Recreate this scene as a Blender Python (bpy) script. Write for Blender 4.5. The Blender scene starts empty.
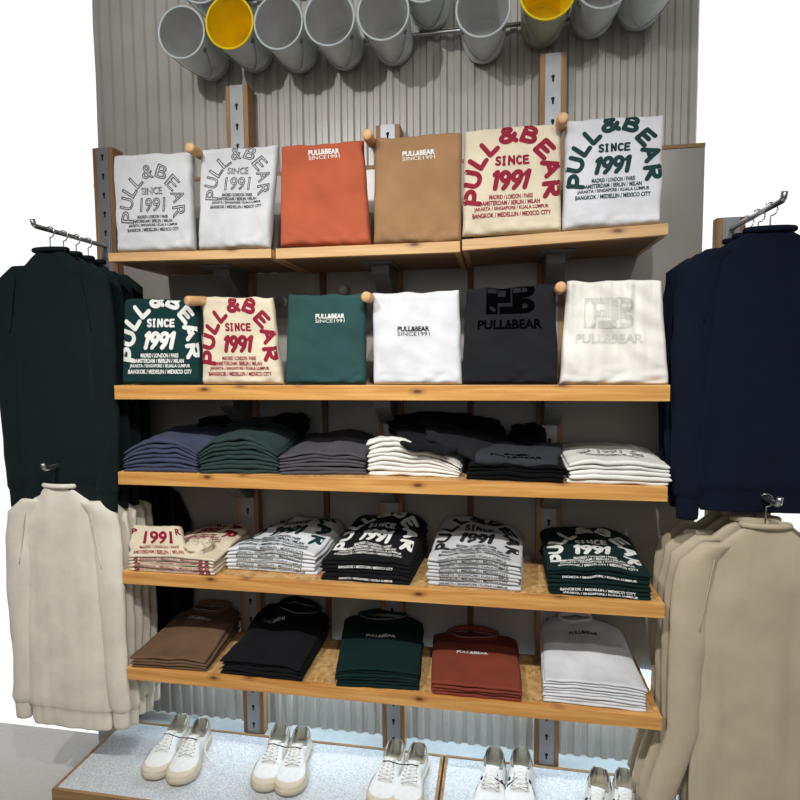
import bpy, bmesh, math, random
from mathutils import Vector, Matrix, noise
PI = math.pi
sc = bpy.context.scene
C = sc.collection
random.seed(7)

# ------------------------------------------------------------------ camera
F_PX, YAW, PITCH, ROLL = 568.33, .1711, .0703, -.0086
CAM = Vector((.319, -2.2281, 1.72))
cy, sy, cp, sp = math.cos(YAW), math.sin(YAW), math.cos(PITCH), math.sin(PITCH)
FW = Vector((-sy*cp, cy*cp, -sp)); R0 = Vector((cy, sy, 0)); U0 = R0.cross(FW)
cr, sr = math.cos(ROLL), math.sin(ROLL)
RT = cr*R0 + sr*U0; UP = -sr*R0 + cr*U0
cam_d = bpy.data.cameras.new('camera'); cam = bpy.data.objects.new('camera', cam_d); C.objects.link(cam)
cam.matrix_world = Matrix(((RT.x, UP.x, -FW.x, CAM.x), (RT.y, UP.y, -FW.y, CAM.y), (RT.z, UP.z, -FW.z, CAM.z), (0, 0, 0, 1)))
cam_d.sensor_fit = 'HORIZONTAL'; cam_d.sensor_width = 36; cam_d.lens = 36*F_PX/800; cam_d.clip_start = .05
sc.camera = cam

def P(px, py, Y=None, Z=None):
    """world point on the real plane y=Y or z=Z that was measured at pixel (px,py)"""
    d = FW*F_PX + RT*(px-400) - UP*(py-400)
    t = (Y-CAM.y)/d.y if Y is not None else (Z-CAM.z)/d.z
    return CAM + d*t

# ------------------------------------------------------------------ materials
def new_mat(name):
    m = bpy.data.materials.new(name); m.use_nodes = True
    nt = m.node_tree; b = nt.nodes['Principled BSDF']
    return m, nt, b
def N(nt, kind, **kw):
    n = nt.nodes.new(kind)
    for k, v in kw.items():
        if k in n.inputs: n.inputs[k].default_value = v
        else: setattr(n, k, v)
    return n
def lin(c):
    return tuple(((x/255/12.92) if x/255 <= .04045 else ((x/255+.055)/1.055)**2.4) for x in c) + (1,)
def ramp(nt, stops):
    r = nt.nodes.new('ShaderNodeValToRGB'); e = r.color_ramp.elements
    while len(e) < len(stops): e.new(.5)
    for el, (p, c) in zip(e, stops): el.position = p; el.color = c
    return r

def fabric(name, rgb, rough=.92, weave=1.0, var=.10):
    m, nt, b = new_mat(name); c = lin(rgb)
    tc = N(nt, 'ShaderNodeTexCoord')
    n1 = N(nt, 'ShaderNodeTexNoise', Scale=9.0, Detail=4.0); nt.links.new(tc.outputs['Object'], n1.inputs['Vector'])
    lo = tuple(x*(1-var) for x in c[:3]) + (1,); hi = tuple(min(1, x*(1+var*.6)) for x in c[:3]) + (1,)
    r = ramp(nt, [(.35, lo), (.65, hi)]); nt.links.new(n1.outputs['Fac'], r.inputs['Fac'])
    nt.links.new(r.outputs['Color'], b.inputs['Base Color'])
    b.inputs['Roughness'].default_value = rough
    b.inputs['Specular IOR Level'].default_value = .08
    b.inputs['Sheen Weight'].default_value = .03
    n2 = N(nt, 'ShaderNodeTexNoise', Scale=420.0, Detail=2.0); nt.links.new(tc.outputs['Object'], n2.inputs['Vector'])
    n3 = N(nt, 'ShaderNodeTexNoise', Scale=28.0, Detail=3.0); nt.links.new(tc.outputs['Object'], n3.inputs['Vector'])
    ad = N(nt, 'ShaderNodeMath', operation='MULTIPLY_ADD'); ad.inputs[1].default_value = 4.0
    nt.links.new(n3.outputs['Fac'], ad.inputs[0]); nt.links.new(n2.outputs['Fac'], ad.inputs[2])
    bp = N(nt, 'ShaderNodeBump', Strength=.25*weave, Distance=.0012)
    nt.links.new(ad.outputs[0], bp.inputs['Height']); nt.links.new(bp.outputs['Normal'], b.inputs['Normal'])
    return m

def plain(name, rgb, rough=.5, metal=0, bump=0, scale=60, spec=.5):
    m, nt, b = new_mat(name); c = lin(rgb)
    tc = N(nt, 'ShaderNodeTexCoord'); n1 = N(nt, 'ShaderNodeTexNoise', Scale=float(scale), Detail=4.0)
    nt.links.new(tc.outputs['Object'], n1.inputs['Vector'])
    r = ramp(nt, [(.3, tuple(x*.9 for x in c[:3])+(1,)), (.7, c)]); nt.links.new(n1.outputs['Fac'], r.inputs['Fac'])
    nt.links.new(r.outputs['Color'], b.inputs['Base Color'])
    b.inputs['Roughness'].default_value = rough; b.inputs['Metallic'].default_value = metal
    b.inputs['Specular IOR Level'].default_value = spec
    if bump:
        bp = N(nt, 'ShaderNodeBump', Strength=bump, Distance=.002); nt.links.new(n1.outputs['Fac'], bp.inputs['Height'])
        nt.links.new(bp.outputs['Normal'], b.inputs['Normal'])
    return m

def wood(name, dark, light, axis='X', knots=True, rough=.45, kn=(96, 52, 22)):
    m, nt, b = new_mat(name)
    tc = N(nt, 'ShaderNodeTexCoord'); mp = N(nt, 'ShaderNodeMapping')
    s = {'X': (1.2, 9, 26), 'Y': (22, 1.5, 22), 'Z': (26, 22, 1.2)}[axis]
    mp.inputs['Scale'].default_value = s; nt.links.new(tc.outputs['Object'], mp.inputs['Vector'])
    n1 = N(nt, 'ShaderNodeTexNoise', Scale=2.2, Detail=6.0, Distortion=.6); nt.links.new(mp.outputs[0], n1.inputs['Vector'])
    r = ramp(nt, [(.28, lin(dark)), (.5, tuple((a+c)/2 for a, c in zip(lin(dark), lin(light)))), (.7, lin(light))])
    nt.links.new(n1.outputs['Fac'], r.inputs['Fac']); col = r.outputs['Color']
    if knots:
        mp2 = N(nt, 'ShaderNodeMapping'); mp2.inputs['Scale'].default_value = {'X': (6.5, 1, 16), 'Y': (9, 5, 9), 'Z': (16, 1, 6.5)}[axis]
        nt.links.new(tc.outputs['Object'], mp2.inputs['Vector'])
        vo = N(nt, 'ShaderNodeTexVoronoi', Scale=1.0); nt.links.new(mp2.outputs[0], vo.inputs['Vector'])
        rk = ramp(nt, [(0.05, (1, 1, 1, 1)), (.13, (.35, .35, .35, 1)), (.24, (0, 0, 0, 1))]); nt.links.new(vo.outputs['Distance'], rk.inputs['Fac'])
        mx = N(nt, 'ShaderNodeMix', data_type='RGBA'); nt.links.new(rk.outputs['Color'], mx.inputs['Factor'])
        nt.links.new(col, mx.inputs['A']); mx.inputs['B'].default_value = lin(kn); col = mx.outputs['Result']
    nt.links.new(col, b.inputs['Base Color']); b.inputs['Roughness'].default_value = rough
    bp = N(nt, 'ShaderNodeBump', Strength=.15, Distance=.001); nt.links.new(n1.outputs['Fac'], bp.inputs['Height']); nt.links.new(bp.outputs['Normal'], b.inputs['Normal'])
    return m

def osb(name):
    m, nt, b = new_mat(name)
    tc = N(nt, 'ShaderNodeTexCoord'); n0 = N(nt, 'ShaderNodeTexNoise', Scale=14.0, Detail=2.0)
    nt.links.new(tc.outputs['Object'], n0.inputs['Vector'])
    mixv = N(nt, 'ShaderNodeVectorMath', operation='MULTIPLY_ADD'); mixv.inputs[1].default_value = (.03, .03, .03)
    nt.links.new(n0.outputs['Color'], mixv.inputs[0]); nt.links.new(tc.outputs['Object'], mixv.inputs[2])
    vo = N(nt, 'ShaderNodeTexVoronoi', Scale=70.0); nt.links.new(mixv.outputs[0], vo.inputs['Vector'])
    sep = N(nt, 'ShaderNodeSeparateColor'); nt.links.new(vo.outputs['Color'], sep.inputs[0])
    r = ramp(nt, [(0, lin((172, 128, 76))), (.35, lin((196, 154, 98))), (.7, lin((212, 174, 116))), (1, lin((182, 138, 84)))])
    nt.links.new(sep.outputs[0], r.inputs['Fac']); nt.links.new(r.outputs['Color'], b.inputs['Base Color'])
    b.inputs['Roughness'].default_value = .6
    return m

def carpet(name):
    m, nt, b = new_mat(name)
    tc = N(nt, 'ShaderNodeTexCoord')
    n1 = N(nt, 'ShaderNodeTexNoise', Scale=230.0, Detail=3.0); nt.links.new(tc.outputs['Object'], n1.inputs['Vector'])
    n2 = N(nt, 'ShaderNodeTexNoise', Scale=150.0, Detail=4.0); nt.links.new(tc.outputs['Object'], n2.inputs['Vector'])
    ad = N(nt, 'ShaderNodeMath', operation='ADD'); nt.links.new(n1.outputs['Fac'], ad.inputs[0]); nt.links.new(n2.outputs['Fac'], ad.inputs[1])
    hf = N(nt, 'ShaderNodeMath', operation='MULTIPLY'); hf.inputs[1].default_value = .5; nt.links.new(ad.outputs[0], hf.inputs[0])
    r = ramp(nt, [(.36, lin((160, 165, 172))), (.5, lin((192, 196, 200))), (.64, lin((214, 216, 217)))])
    nt.links.new(hf.outputs[0], r.inputs['Fac']); nt.links.new(r.outputs['Color'], b.inputs['Base Color'])
    b.inputs['Roughness'].default_value = .95; b.inputs['Specular IOR Level'].default_value = .1
    bp = N(nt, 'ShaderNodeBump', Strength=.6, Distance=.002); nt.links.new(n1.outputs['Fac'], bp.inputs['Height']); nt.links.new(bp.outputs['Normal'], b.inputs['Normal'])
    return m

def emit(name, rgb, strength):
    m, nt, b = new_mat(name); b.inputs['Base Color'].default_value = lin(rgb)
    b.inputs['Emission Color'].default_value = lin(rgb); b.inputs['Emission Strength'].default_value = strength
    return m

M = dict(
    pine=wood('pine_edge', (188, 124, 56), (230, 178, 104)),
    pine_pale=wood('pine_pale', (180, 135, 84), (214, 176, 124), knots=True),
    stud=wood('stud_wood', (128, 92, 58), (172, 134, 92), 'Z', knots=False, rough=.6),
    studdark=wood('stud_dark', (84, 52, 32), (112, 74, 46), 'Z', knots=False, rough=.6),
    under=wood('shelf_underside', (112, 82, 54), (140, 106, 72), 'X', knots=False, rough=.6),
    endgrain=wood('end_grain', (110, 62, 28), (140, 84, 40), 'Y', knots=False),
    trimwood=wood('trim_wood', (122, 92, 58), (160, 126, 84), 'X', knots=False, rough=.6),
    dowel=wood('dowel_wood', (188, 140, 92), (222, 180, 130), 'Y', knots=False, rough=.5),
    osb=osb('osb_board'), carpet=carpet('grey_carpet'),
    steel=plain('galvanised_steel', (158, 160, 163), .45, .5, 0, 30),
    hole=plain('slot_dark', (12, 12, 12), .8),
    bracket=plain('grey_steel_bracket', (118, 119, 118), .5, .4),
    corr=plain('corrugated_sheet_paint', (180, 177, 170), .3, .0, .05, 7, .5),
    panel=plain('grey_wall_panel', (156, 152, 145), .28, 0, .04, 4, .5),
    ledge=plain('pale_ledge_tile', (196, 206, 210), .5, 0, .1, 40),
    pail=plain('pale_grey_pail', (214, 224, 227), .35, .1, 0, 20),
    pail_in=plain('pail_inside_grey', (206, 206, 205), .45, .1, 0, 12),
    yellow=plain('yellow_pail_lining', (255, 226, 14), .4, 0, 0, 12),
    pail_olive=plain('pale_green_pail', (172, 178, 158), .35, .1, 0, 20),
    chrome=plain('steel_rod', (190, 192, 194), .25, .9),
    whitemetal=plain('white_tube', (205, 207, 208), .35, .1),
    hookblack=plain('black_plastic', (18, 18, 19), .4),
    floor=plain('shop_floor', (170, 168, 164), .5), room=plain('shop_wall_paint', (150, 147, 142), .9), ceil=plain('shop_ceiling', (120, 118, 114), .9),
)
FB = dict(
    white=fabric('white_jersey', (216, 218, 222)), offwhite=fabric('off_white_jersey', (228, 228, 222)),
    warmwhite=fabric('warm_white_jersey', (232, 229, 222)), palegrey=fabric('pale_grey_jersey', (196, 198, 200)),
    rust=fabric('rust_jersey', (172, 88, 62)), rustred=fabric('brick_jersey', (128, 62, 47)),
    brown=fabric('camel_jersey', (152, 118, 84)), taupe=fabric('brown_jersey', (108, 84, 64)),
    cream=fabric('cream_jersey', (214, 203, 178)), green=fabric('dark_green_jersey', (22, 53, 52)),
    teal=fabric('teal_green_jersey', (46, 76, 74)), bottle=fabric('bottle_green_jersey', (17, 39, 38)),
    black=fabric('black_jersey', (23, 24, 27)), ashblack=fabric('ash_black_jersey', (33, 34, 38)), jetblack=fabric('jet_black_jersey', (13, 14, 16)), inkgrey=fabric('faded_black_jersey', (52, 54, 60)),
    navy=fabric('slate_blue_jersey', (66, 72, 93)), forest=fabric('forest_jersey', (46, 62, 60)), charcoal=fabric('charcoal_jersey', (78, 76, 82)),
    jacketgreen=fabric('deep_green_sweat', (22, 33, 33)), jacketnavy=fabric('deep_navy_sweat', (18, 24, 40)),
    oat=fabric('oatmeal_sweat', (222, 216, 202)), sand=fabric('sand_sweat', (186, 174, 150)),
)
def ink(name, rgb):
    return plain(name, rgb, .7, 0, 0, 200, .2)
INK = dict(green=ink('green_ink', (20, 58, 58)), maroon=ink('maroon_ink', (140, 24, 50)), white=ink('white_ink', (230, 230, 226)),
           black=ink('black_ink', (20, 20, 22)), grey=ink('grey_ink', (74, 76, 80)), pale=ink('pale_ink', (210, 210, 202)), ghost=plain('deep_black_ink', (5, 5, 6), .95, 0, 0, 200, .0),
           blackgrey=ink('dark_grey_ink', (42, 42, 46)), purple=ink('purple_grey_ink', (84, 64, 78)))

# ------------------------------------------------------------------ object helpers
def tag(o, label=None, cat=None, group=None, kind=None):
    if label: o['label'] = label
    if cat: o['category'] = cat
    if group: o['group'] = group
    if kind: o['kind'] = kind
    return o
def thing(name, label, cat, loc, group=None):
    o = bpy.data.objects.new(name, None); C.objects.link(o); o.location = loc; o.empty_display_size = .05
    return tag(o, label, cat, group)
def world_loc(o):
    v = Vector(o.location)
    while o.parent: o = o.parent; v += Vector(o.location)
    return v
class MB:
    """collects geometry given in world coordinates; build() makes ONE mesh object"""
    def __init__(s): s.v = []; s.f = []; s.m = []; s.mi = 0
    def add(s, vs, fs, mi=None):
        b = len(s.v); s.v += [tuple(v) for v in vs]
        for f in fs: s.f.append(tuple(b+i for i in f)); s.m.append(s.mi if mi is None else mi)
        return s
    def box(s, x0, x1, y0, y1, z0, z1, mi=None):
        vs = [(x, y, z) for z in (z0, z1) for y in (y0, y1) for x in (x0, x1)]
        return s.add(vs, [(0, 2, 3, 1), (4, 5, 7, 6), (0, 1, 5, 4), (2, 6, 7, 3), (0, 4, 6, 2), (1, 3, 7, 5)], mi)
    def tube(s, pts, r, n=10, caps=True, mi=None):
        pts = [Vector(p) for p in pts]; rs = r if isinstance(r, (list, tuple)) else [r]*len(pts)
        vs = []; fs = []
        t0 = (pts[1]-pts[0]).normalized(); a = t0.orthogonal().normalized()
        for i, p in enumerate(pts):
            t = (pts[min(i+1, len(pts)-1)]-pts[max(i-1, 0)]).normalized()
            a = (a - t*a.dot(t)).normalized(); b = t.cross(a)
            for k in range(n):
                an = 2*PI*k/n; vs.append(p + (a*math.cos(an)+b*math.sin(an))*rs[i])
        for i in range(len(pts)-1):
            for k in range(n): fs.append((i*n+k, i*n+(k+1) % n, (i+1)*n+(k+1) % n, (i+1)*n+k))
        if caps: fs.append(tuple(range(n-1, -1, -1))); fs.append(tuple((len(pts)-1)*n+k for k in range(n)))
        return s.add(vs, fs, mi)
    def grid(s, rows, closed_u=False, mi=None):
        nu = len(rows[0]); vs = [p for r in rows for p in r]; fs = []
        for j in range(len(rows)-1):
            for i in range(nu if closed_u else nu-1):
                k = (i+1) % nu; fs.append((j*nu+i, j*nu+k, (j+1)*nu+k, (j+1)*nu+i))
        return s.add(vs, fs, mi)
    def build(s, name, mats, parent=None, smooth=True, loc=None, bevel=0, merge=0, subsurf=0, thick=0):
        me = bpy.data.meshes.new(name)
        if parent is not None: off = world_loc(parent)
        elif loc is not None: off = Vector(loc)
        else:
            xs = [v[0] for v in s.v]; ys = [v[1] for v in s.v]; zs = [v[2] for v in s.v]
            off = Vector(((min(xs)+max(xs))/2, (min(ys)+max(ys))/2, min(zs)))
        me.from_pydata([Vector(v)-off for v in s.v], [], s.f)
        if not isinstance(mats, (list, tuple)): mats = [mats]
        for m in mats: me.materials.append(m)
        me.polygons.foreach_set('material_index', s.m)
        if merge:
            bm = bmesh.new(); bm.from_mesh(me); bmesh.ops.remove_doubles(bm, verts=bm.verts, dist=merge)
            bmesh.ops.recalc_face_normals(bm, faces=bm.faces); bm.to_mesh(me); bm.free()
        else:
            bm = bmesh.new(); bm.from_mesh(me); bmesh.ops.recalc_face_normals(bm, faces=bm.faces); bm.to_mesh(me); bm.free()
        me.polygons.foreach_set('use_smooth', [smooth]*len(me.polygons)); me.update()
        o = bpy.data.objects.new(name, me); C.objects.link(o)
        if parent is not None: o.parent = parent
        else: o.location = off
        if thick: md = o.modifiers.new('solid', 'SOLIDIFY'); md.thickness = thick; md.offset = 0
        if bevel: md = o.modifiers.new('bevel', 'BEVEL'); md.width = bevel; md.segments = 2; md.limit_method = 'ANGLE'
        if subsurf: md = o.modifiers.new('sub', 'SUBSURF'); md.levels = md.render_levels = subsurf
        return o
def boxo(name, mat, x0, x1, y0, y1, z0, z1, parent=None, bevel=.001):
    return MB().box(x0, x1, y0, y1, z0, z1).build(name, mat, parent, smooth=False, bevel=bevel)
def children(o): return [c for c in bpy.data.objects if c.parent == o]
def copy_tree(o, parent=None):
    c = o.copy(); C.objects.link(c); c.parent = parent
    for ch in children(o): copy_tree(ch, c)
    return c

# ------------------------------------------------------------------ lettering
_tc = {}
def text2d(s, weight=0.0, outline=0.0, shear=0.0):
    """text as 2-D triangles/quads, centred, cap height about 1 -> (verts, faces, width)"""
    key = (s, weight, outline, shear)
    if key in _tc: return _tc[key]
    cu = bpy.data.curves.new('t', 'FONT'); cu.body = s; cu.size = 1.4; cu.offset = weight; cu.shear = shear; cu.resolution_u = 3
    if outline: cu.fill_mode = 'NONE'; cu.bevel_depth = outline; cu.bevel_resolution = 0
    o = bpy.data.objects.new('t', cu); C.objects.link(o)
    dg = bpy.context.evaluated_depsgraph_get(); dg.update()
    me = bpy.data.meshes.new_from_object(o.evaluated_get(dg))
    bm = bmesh.new(); bm.from_mesh(me)
    bmesh.ops.triangulate(bm, faces=[f for f in bm.faces if len(f.verts) > 4])
    if outline:
        bmesh.ops.delete(bm, geom=[f for f in bm.faces if f.normal.z < .1], context='FACES')
    bm.verts.index_update(); bm.verts.ensure_lookup_table()
    vs = [(v.co.x, v.co.y) for v in bm.verts]; fs = [tuple(v.index for v in f.verts) for f in bm.faces]
    bm.free(); bpy.data.objects.remove(o); bpy.data.curves.remove(cu); bpy.data.meshes.remove(me)
    if not vs: _tc[key] = ([], [], 0); return _tc[key]
    x0 = min(v[0] for v in vs); x1 = max(v[0] for v in vs); y0 = min(v[1] for v in vs); y1 = max(v[1] for v in vs)
    h = y1-y0; cx = (x0+x1)/2; cyy = (y0+y1)/2
    vs = [((x-cx)/h, (y-cyy)/h) for x, y in vs]
    _tc[key] = (vs, fs, (x1-x0)/h); return _tc[key]
class Design:
    def __init__(s): s.v = []; s.f = []
    def put(s, txt, x, y, w, h, rot=0, **kw):
        vs, fs, wid = text2d(txt, **kw)
        if not vs: return s
        b = len(s.v); c, sn = math.cos(rot), math.sin(rot); sx = w/wid if w else h
        for a, d in vs:
            a *= sx; d *= h; s.v.append((x+a*c-d*sn, y+a*sn+d*c))
        s.f += [tuple(b+i for i in f) for f in fs]; return s
    def poly(s, pts):
        b = len(s.v); s.v += pts; s.f.append(tuple(range(b, b+len(pts)))); return s

CITIES = ['MADRID / LONDON / PARIS', 'AMSTERDAM / BERLIN / MILAN', 'JAKARTA / SINGAPORE / KUALA LUMPUR', 'BANGKOK / MEDELLIN / MEXICO CITY']
def _arc(cx, cy_, rx, ry, a0, a1, n=8):
    return [(cx+rx*math.cos(math.radians(a0+(a1-a0)*k/n)), cy_+ry*math.sin(math.radians(a0+(a1-a0)*k/n))) for k in range(n+1)]
GL = {   # brush-lettered capitals, box -.35...35 by -.5...5, drawn as thick strokes
 'P': [[(-.24, -.48), (-.20, .45)], [(-.24, .40)]+_arc(.02, .17, .24, .25, 90, -90)+[(-.20, -.08)]],
 'U': [[(-.27, .46), (-.27, -.10)]+_arc(0, -.14, .27, .30, 180, 360)+[(.27, .46)]],
 'L': [[(-.20, .46), (-.22, -.40), (.28, -.38)]],
 '&': [[(.33, -.42), (.05, -.05), (-.14, .18)]+_arc(0, .27, .15, .16, 180, -10, 7)+[(.06, .12), (-.16, -.02)]+_arc(-.06, -.22, .22, .20, 130, 290, 7)+[(.16, -.30), (.30, -.02)]],
 'B': [[(-.24, -.44), (-.22, .44)], [(-.24, .42)]+_arc(.0, .23, .22, .19, 90, -90)+[(-.20, .04)], [(-.2, .03)]+_arc(.03, -.20, .26, .22, 90, -90)+[(-.24, -.42)]],
 'E': [[(.26, .42), (-.22, .40), (-.24, -.42), (.28, -.40)], [(-.2, .0), (.18, .02)]],
 'A': [[(-.30, -.46), (.0, .46), (.30, -.46)], [(-.18, -.14), (.18, -.14)]],
 'R': [[(-.24, -.48), (-.22, .44)], [(-.24, .40)]+_arc(.0, .19, .24, .22, 90, -90)+[(-.16, -.02), (.28, -.46)]],
 'S': [_arc(.02, .22, .22, .20, 30, 210, 7)+[(-.10, .06), (.12, -.06)]+_arc(-.02, -.22, .24, .21, 30, -150, 7)],
 'I': [[(0, .46), (0, -.46)], [(-.14, .42), (.14, .42)], [(-.14, -.42), (.14, -.42)]],
 'N': [[(-.24, -.46), (-.24, .44), (.24, -.42), (.24, .46)]],
 'C': [_arc(.04, 0, .28, .42, 50, 310, 12)],
 '1': [[(-.10, .28), (.06, .44), (-.02, -.48)]],
 '9': [_arc(-.02, .18, .22, .25, 0, 360, 14), [(.21, .22), (.12, -.20), (-.08, -.48)]],
}
def stroke(d, ch, x, y, w, h, rot=0, th=.20, shear=0):
    """one brushed letter; th is the stroke width as a share of the height"""
    c, sn = math.cos(rot), math.sin(rot); r = th*h/2
    for line in GL[ch]:
        pts = []
        for a, b_ in line:
            a = (a+b_*shear)*w/.7; b_ = b_*(h-2*r)
            pts.append((x+a*c-b_*sn, y+a*sn+b_*c))
        for i in range(len(pts)-1):
            (x0, y0), (x1, y1) = pts[i], pts[i+1]; l = math.hypot(x1-x0, y1-y0)
            if l < 1e-6: continue
            nx, ny = -(y1-y0)/l*r, (x1-x0)/l*r
            d.poly([(x0+nx, y0+ny), (x0-nx, y0-ny), (x1-nx, y1-ny), (x1+nx, y1+ny)])
        for i, (px_, py_) in enumerate(pts):
            d.poly([(px_+r*math.cos(2*PI*k/8), py_+r*math.sin(2*PI*k/8)) for k in range(8)])
ARC = [('P', -.385, -.76, 84), ('U', -.395, -.575, 74), ('L', -.335, -.40, 56), ('L', -.225, -.265, 42), ('&', -.045, -.145, 8), ('B', .175, -.155, -22), ('E', .325, -.31, -48), ('A', .395, -.495, -72), ('R', .41, -.71, -84)]
def design_arc(outline=False, big=1.0):
    """big arched lettering; x in -.5...5 (shirt width 1), y negative downwards from the shirt top"""
    d = Design()
    for ch, x, y, a in ARC:
        if outline: d.put(ch, x*.96, y, .165 if ch != 'L' else .14, .195, math.radians(a), outline=.032)
        else: stroke(d, ch, x, y, .166 if ch != 'L' else .14, .218, math.radians(a), .225)
    if outline:
        d.put('SINCE', 0, -.41, .30, .10, outline=.03); d.put('1991', 0, -.60, .38, .20, shear=.12, outline=.03)
    else:
        for ch, x in zip('SINCE', (-.13, -.072, -.0, .072, .14)): stroke(d, ch, x, -.405, .062 if ch != 'I' else .04, .112, 0, .21)
        for ch, x in zip('1991', (-.155, -.06, .055, .15)): stroke(d, ch, x, -.595, .125, .225, 0, .215, .12)
    for t, y, w in zip(CITIES, (-.765, -.825, -.885, -.945), (.44, .58, .74, .78)):
        d.put(t, 0, y, w, .048, weight=.05)
    return d
def design_small(condensed=False):
    d = Design(); d.put('PULL&BEAR', 0, 0, .37, .058, weight=.05)
    d.put('SINCE1991', 0, -.058, .37, .04, weight=.0)
    return d
def design_chest():
    d = Design(); d.put('PULL&BEAR', 0, 0, .36, .05, weight=.035); return d
def rrect(x0, x1, y0, y1): return [(x0, y0), (x1, y0), (x1, y1), (x0, y1)]
def design_pb():
    d = Design(); Y = .78
    def blk(x0, x1, y0, y1): d.poly(rrect(x0, x1, y0*Y, y1*Y))
    # block P interlocked with block B
    blk(-.27, -.14, -.41, 0); blk(-.14, .0, -.08, 0); blk(-.14, .0, -.26, -.17); blk(-.05, .0, -.17, -.08)
    blk(.02, .13, -.41, 0); blk(-.12, .02, -.41, -.31)
    for yc in (-.10, -.31):
        pts = [(.16+.11*math.cos(-PI/2+PI*k/12), (yc+.10*math.sin(-PI/2+PI*k/12))*Y) for k in range(13)]
        inn = [(.16+.03*math.cos(-PI/2+PI*k/12), (yc+.03*math.sin(-PI/2+PI*k/12))*Y) for k in range(13)]
        for k in range(12): d.poly([pts[k], pts[k+1], inn[k+1], inn[k]])
        blk(.13, .16, yc-.10, yc-.03); blk(.13, .16, yc+.03, yc+.10)
    d.put('PULL&BEAR', 0, -.43, .70, .10, weight=.05)
    return d

def print_mesh(design, mapfn, name, mat, parent, clip=None, seg=.02):
    """lay a 2-D design on a cloth surface; clip=(x0,x1,y0,y1) in design units"""
    bm = bmesh.new(); vs = [bm.verts.new((x, y, 0)) for x, y in design.v]
    for f in design.f:
        try: bm.faces.new([vs[i] for i in f])
        except ValueError: pass
    if clip:
        for co, no in (((clip[0], 0, 0), (-1, 0, 0)), ((clip[1], 0, 0), (1, 0, 0)), ((0, clip[2], 0), (0, -1, 0)), ((0, clip[3], 0), (0, 1, 0))):
            bmesh.ops.bisect_plane(bm, geom=bm.verts[:]+bm.edges[:]+bm.faces[:], plane_co=co, plane_no=no, clear_outer=True)
    for _ in range(3):
        le = [e for e in bm.edges if e.calc_length() > seg*2]
        if not le: break
        bmesh.ops.subdivide_edges(bm, edges=le, cuts=1, use_grid_fill=False)
    bmesh.ops.triangulate(bm, faces=bm.faces)
    if not bm.verts: bm.free(); return None
    off = world_loc(parent)
    for v in bm.verts: v.co = mapfn(v.co.x, v.co.y) - off
    me = bpy.data.meshes.new(name); bm.to_mesh(me); bm.free(); me.materials.append(mat)
    o = bpy.data.objects.new(name, me); C.objects.link(o); o.parent = parent
    return o

# ------------------------------------------------------------------ cloth pieces
def samples(length, r, n):
    """parameter values 0..1 with a rounded-edge cluster of radius r at both ends"""
    e = [r*(1-math.cos(PI/2*k/4))/length for k in range(5)]
    a = e[-1]; mid = [a+(1-2*a)*k/n for k in range(1, n)]
    return e + mid + [1-x for x in reversed(e)]
def edge(e, r):
    if e >= r: return 1.0
    q = 1-max(e, 0)/r; return math.sqrt(max(0, 1-q*q))
def fbm(x, y, z): return noise.noise(Vector((x, y, z)))
def bil(q, u, v):  # q = BL, BR, TR, TL
    return (q[0]*(1-u)+q[1]*u)*(1-v) + (q[3]*(1-u)+q[2]*u)*v

def upright_tee(spec):
    """folded T-shirt hung upright over its arm: rounded slab with a soft front"""
    q, T, wr, mat, name, label = spec['q'], .036, spec.get('wr', .006), spec['mat'], 'folded_tshirt', spec['label']
    sd = spec['seed']; W = (q[1]-q[0]).length; Hh = (q[3]-q[0]).length
    us = samples(W, .014, 34); vs = samples(Hh, .014, 40)
    def wrinkle(u, v):
        w = fbm(u*2.3+sd, v*2.0, sd)*1.6 + fbm(u*5+v*4, v*5+sd, 3.3)*.7
        w += max(0, .22-v)/.22*fbm(u*9+sd, v*16, 7.)*1.6
        if spec.get('gather'): w += 1.9*fbm(u*13+sd+(1-v)*1.5*(u-.5), v*1.4, 2.)*(.25+.75*v) + .9*fbm(u*5+v*5, v*3, 9.)
        return w*wr
    def cen(u, v):
        p = bil(q, u, v)
        p = p + Vector((1, 0, 0))*(.004*fbm(v*4, sd, u*2)*(1 if u < .5 else -1) if 0 < v < 1 else 0)
        if v > .8: p = p + Vector((0, 0, .006*fbm(u*6+sd, 1.7, 0)*(v-.8)/.2*spec.get('topw', 1)))
        return p
    def pt(u, v, side):
        k = edge(min(u, 1-u)*W, .014)*edge(min(v, 1-v)*Hh, .016)
        y = side*T/2*k
        if side < 0: y -= wrinkle(u, v)*k + .006*k*math.sin(PI*u)**.5*(1-v)**2
        return cen(u, v) + Vector((0, y, 0))
    m = MB(); m.grid([[pt(u, v, -1) for u in us] for v in vs]); m.grid([[pt(u, v, 1) for u in us] for v in reversed(vs)])
    base = (q[0]+q[1])/2
    root = thing(name, label, 't-shirt', base, spec.get('group'))
    m.build('cloth', mat, root, merge=.0002)
    def mp(x, y):
        u = .5+x; v = 1+y*W/Hh
        return pt(min(max(u, .0), 1), min(max(v, 0), 1), -1) + Vector((0, -.0012, 0))
    for d, s, ox, oy, inkm, nm in spec.get('prints', ()):
        dd = Design(); dd.v = [(a*s+ox, b*s+oy) for a, b in d.v]; dd.f = d.f
        print_mesh(dd, mp, nm, inkm, root, clip=(-.492, .492, -Hh/W+.02, -.012))
    if spec.get('tag_side'):
        u = 1.0 if spec['tag_side'] > 0 else 0.0
        p = pt(u, .62, -1)
        boxo('hem_tag', M['hookblack'], p.x-.004, p.x+.006, p.y+.012, p.y+.014, p.z-.012, p.z+.012, root)
    return root

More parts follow.
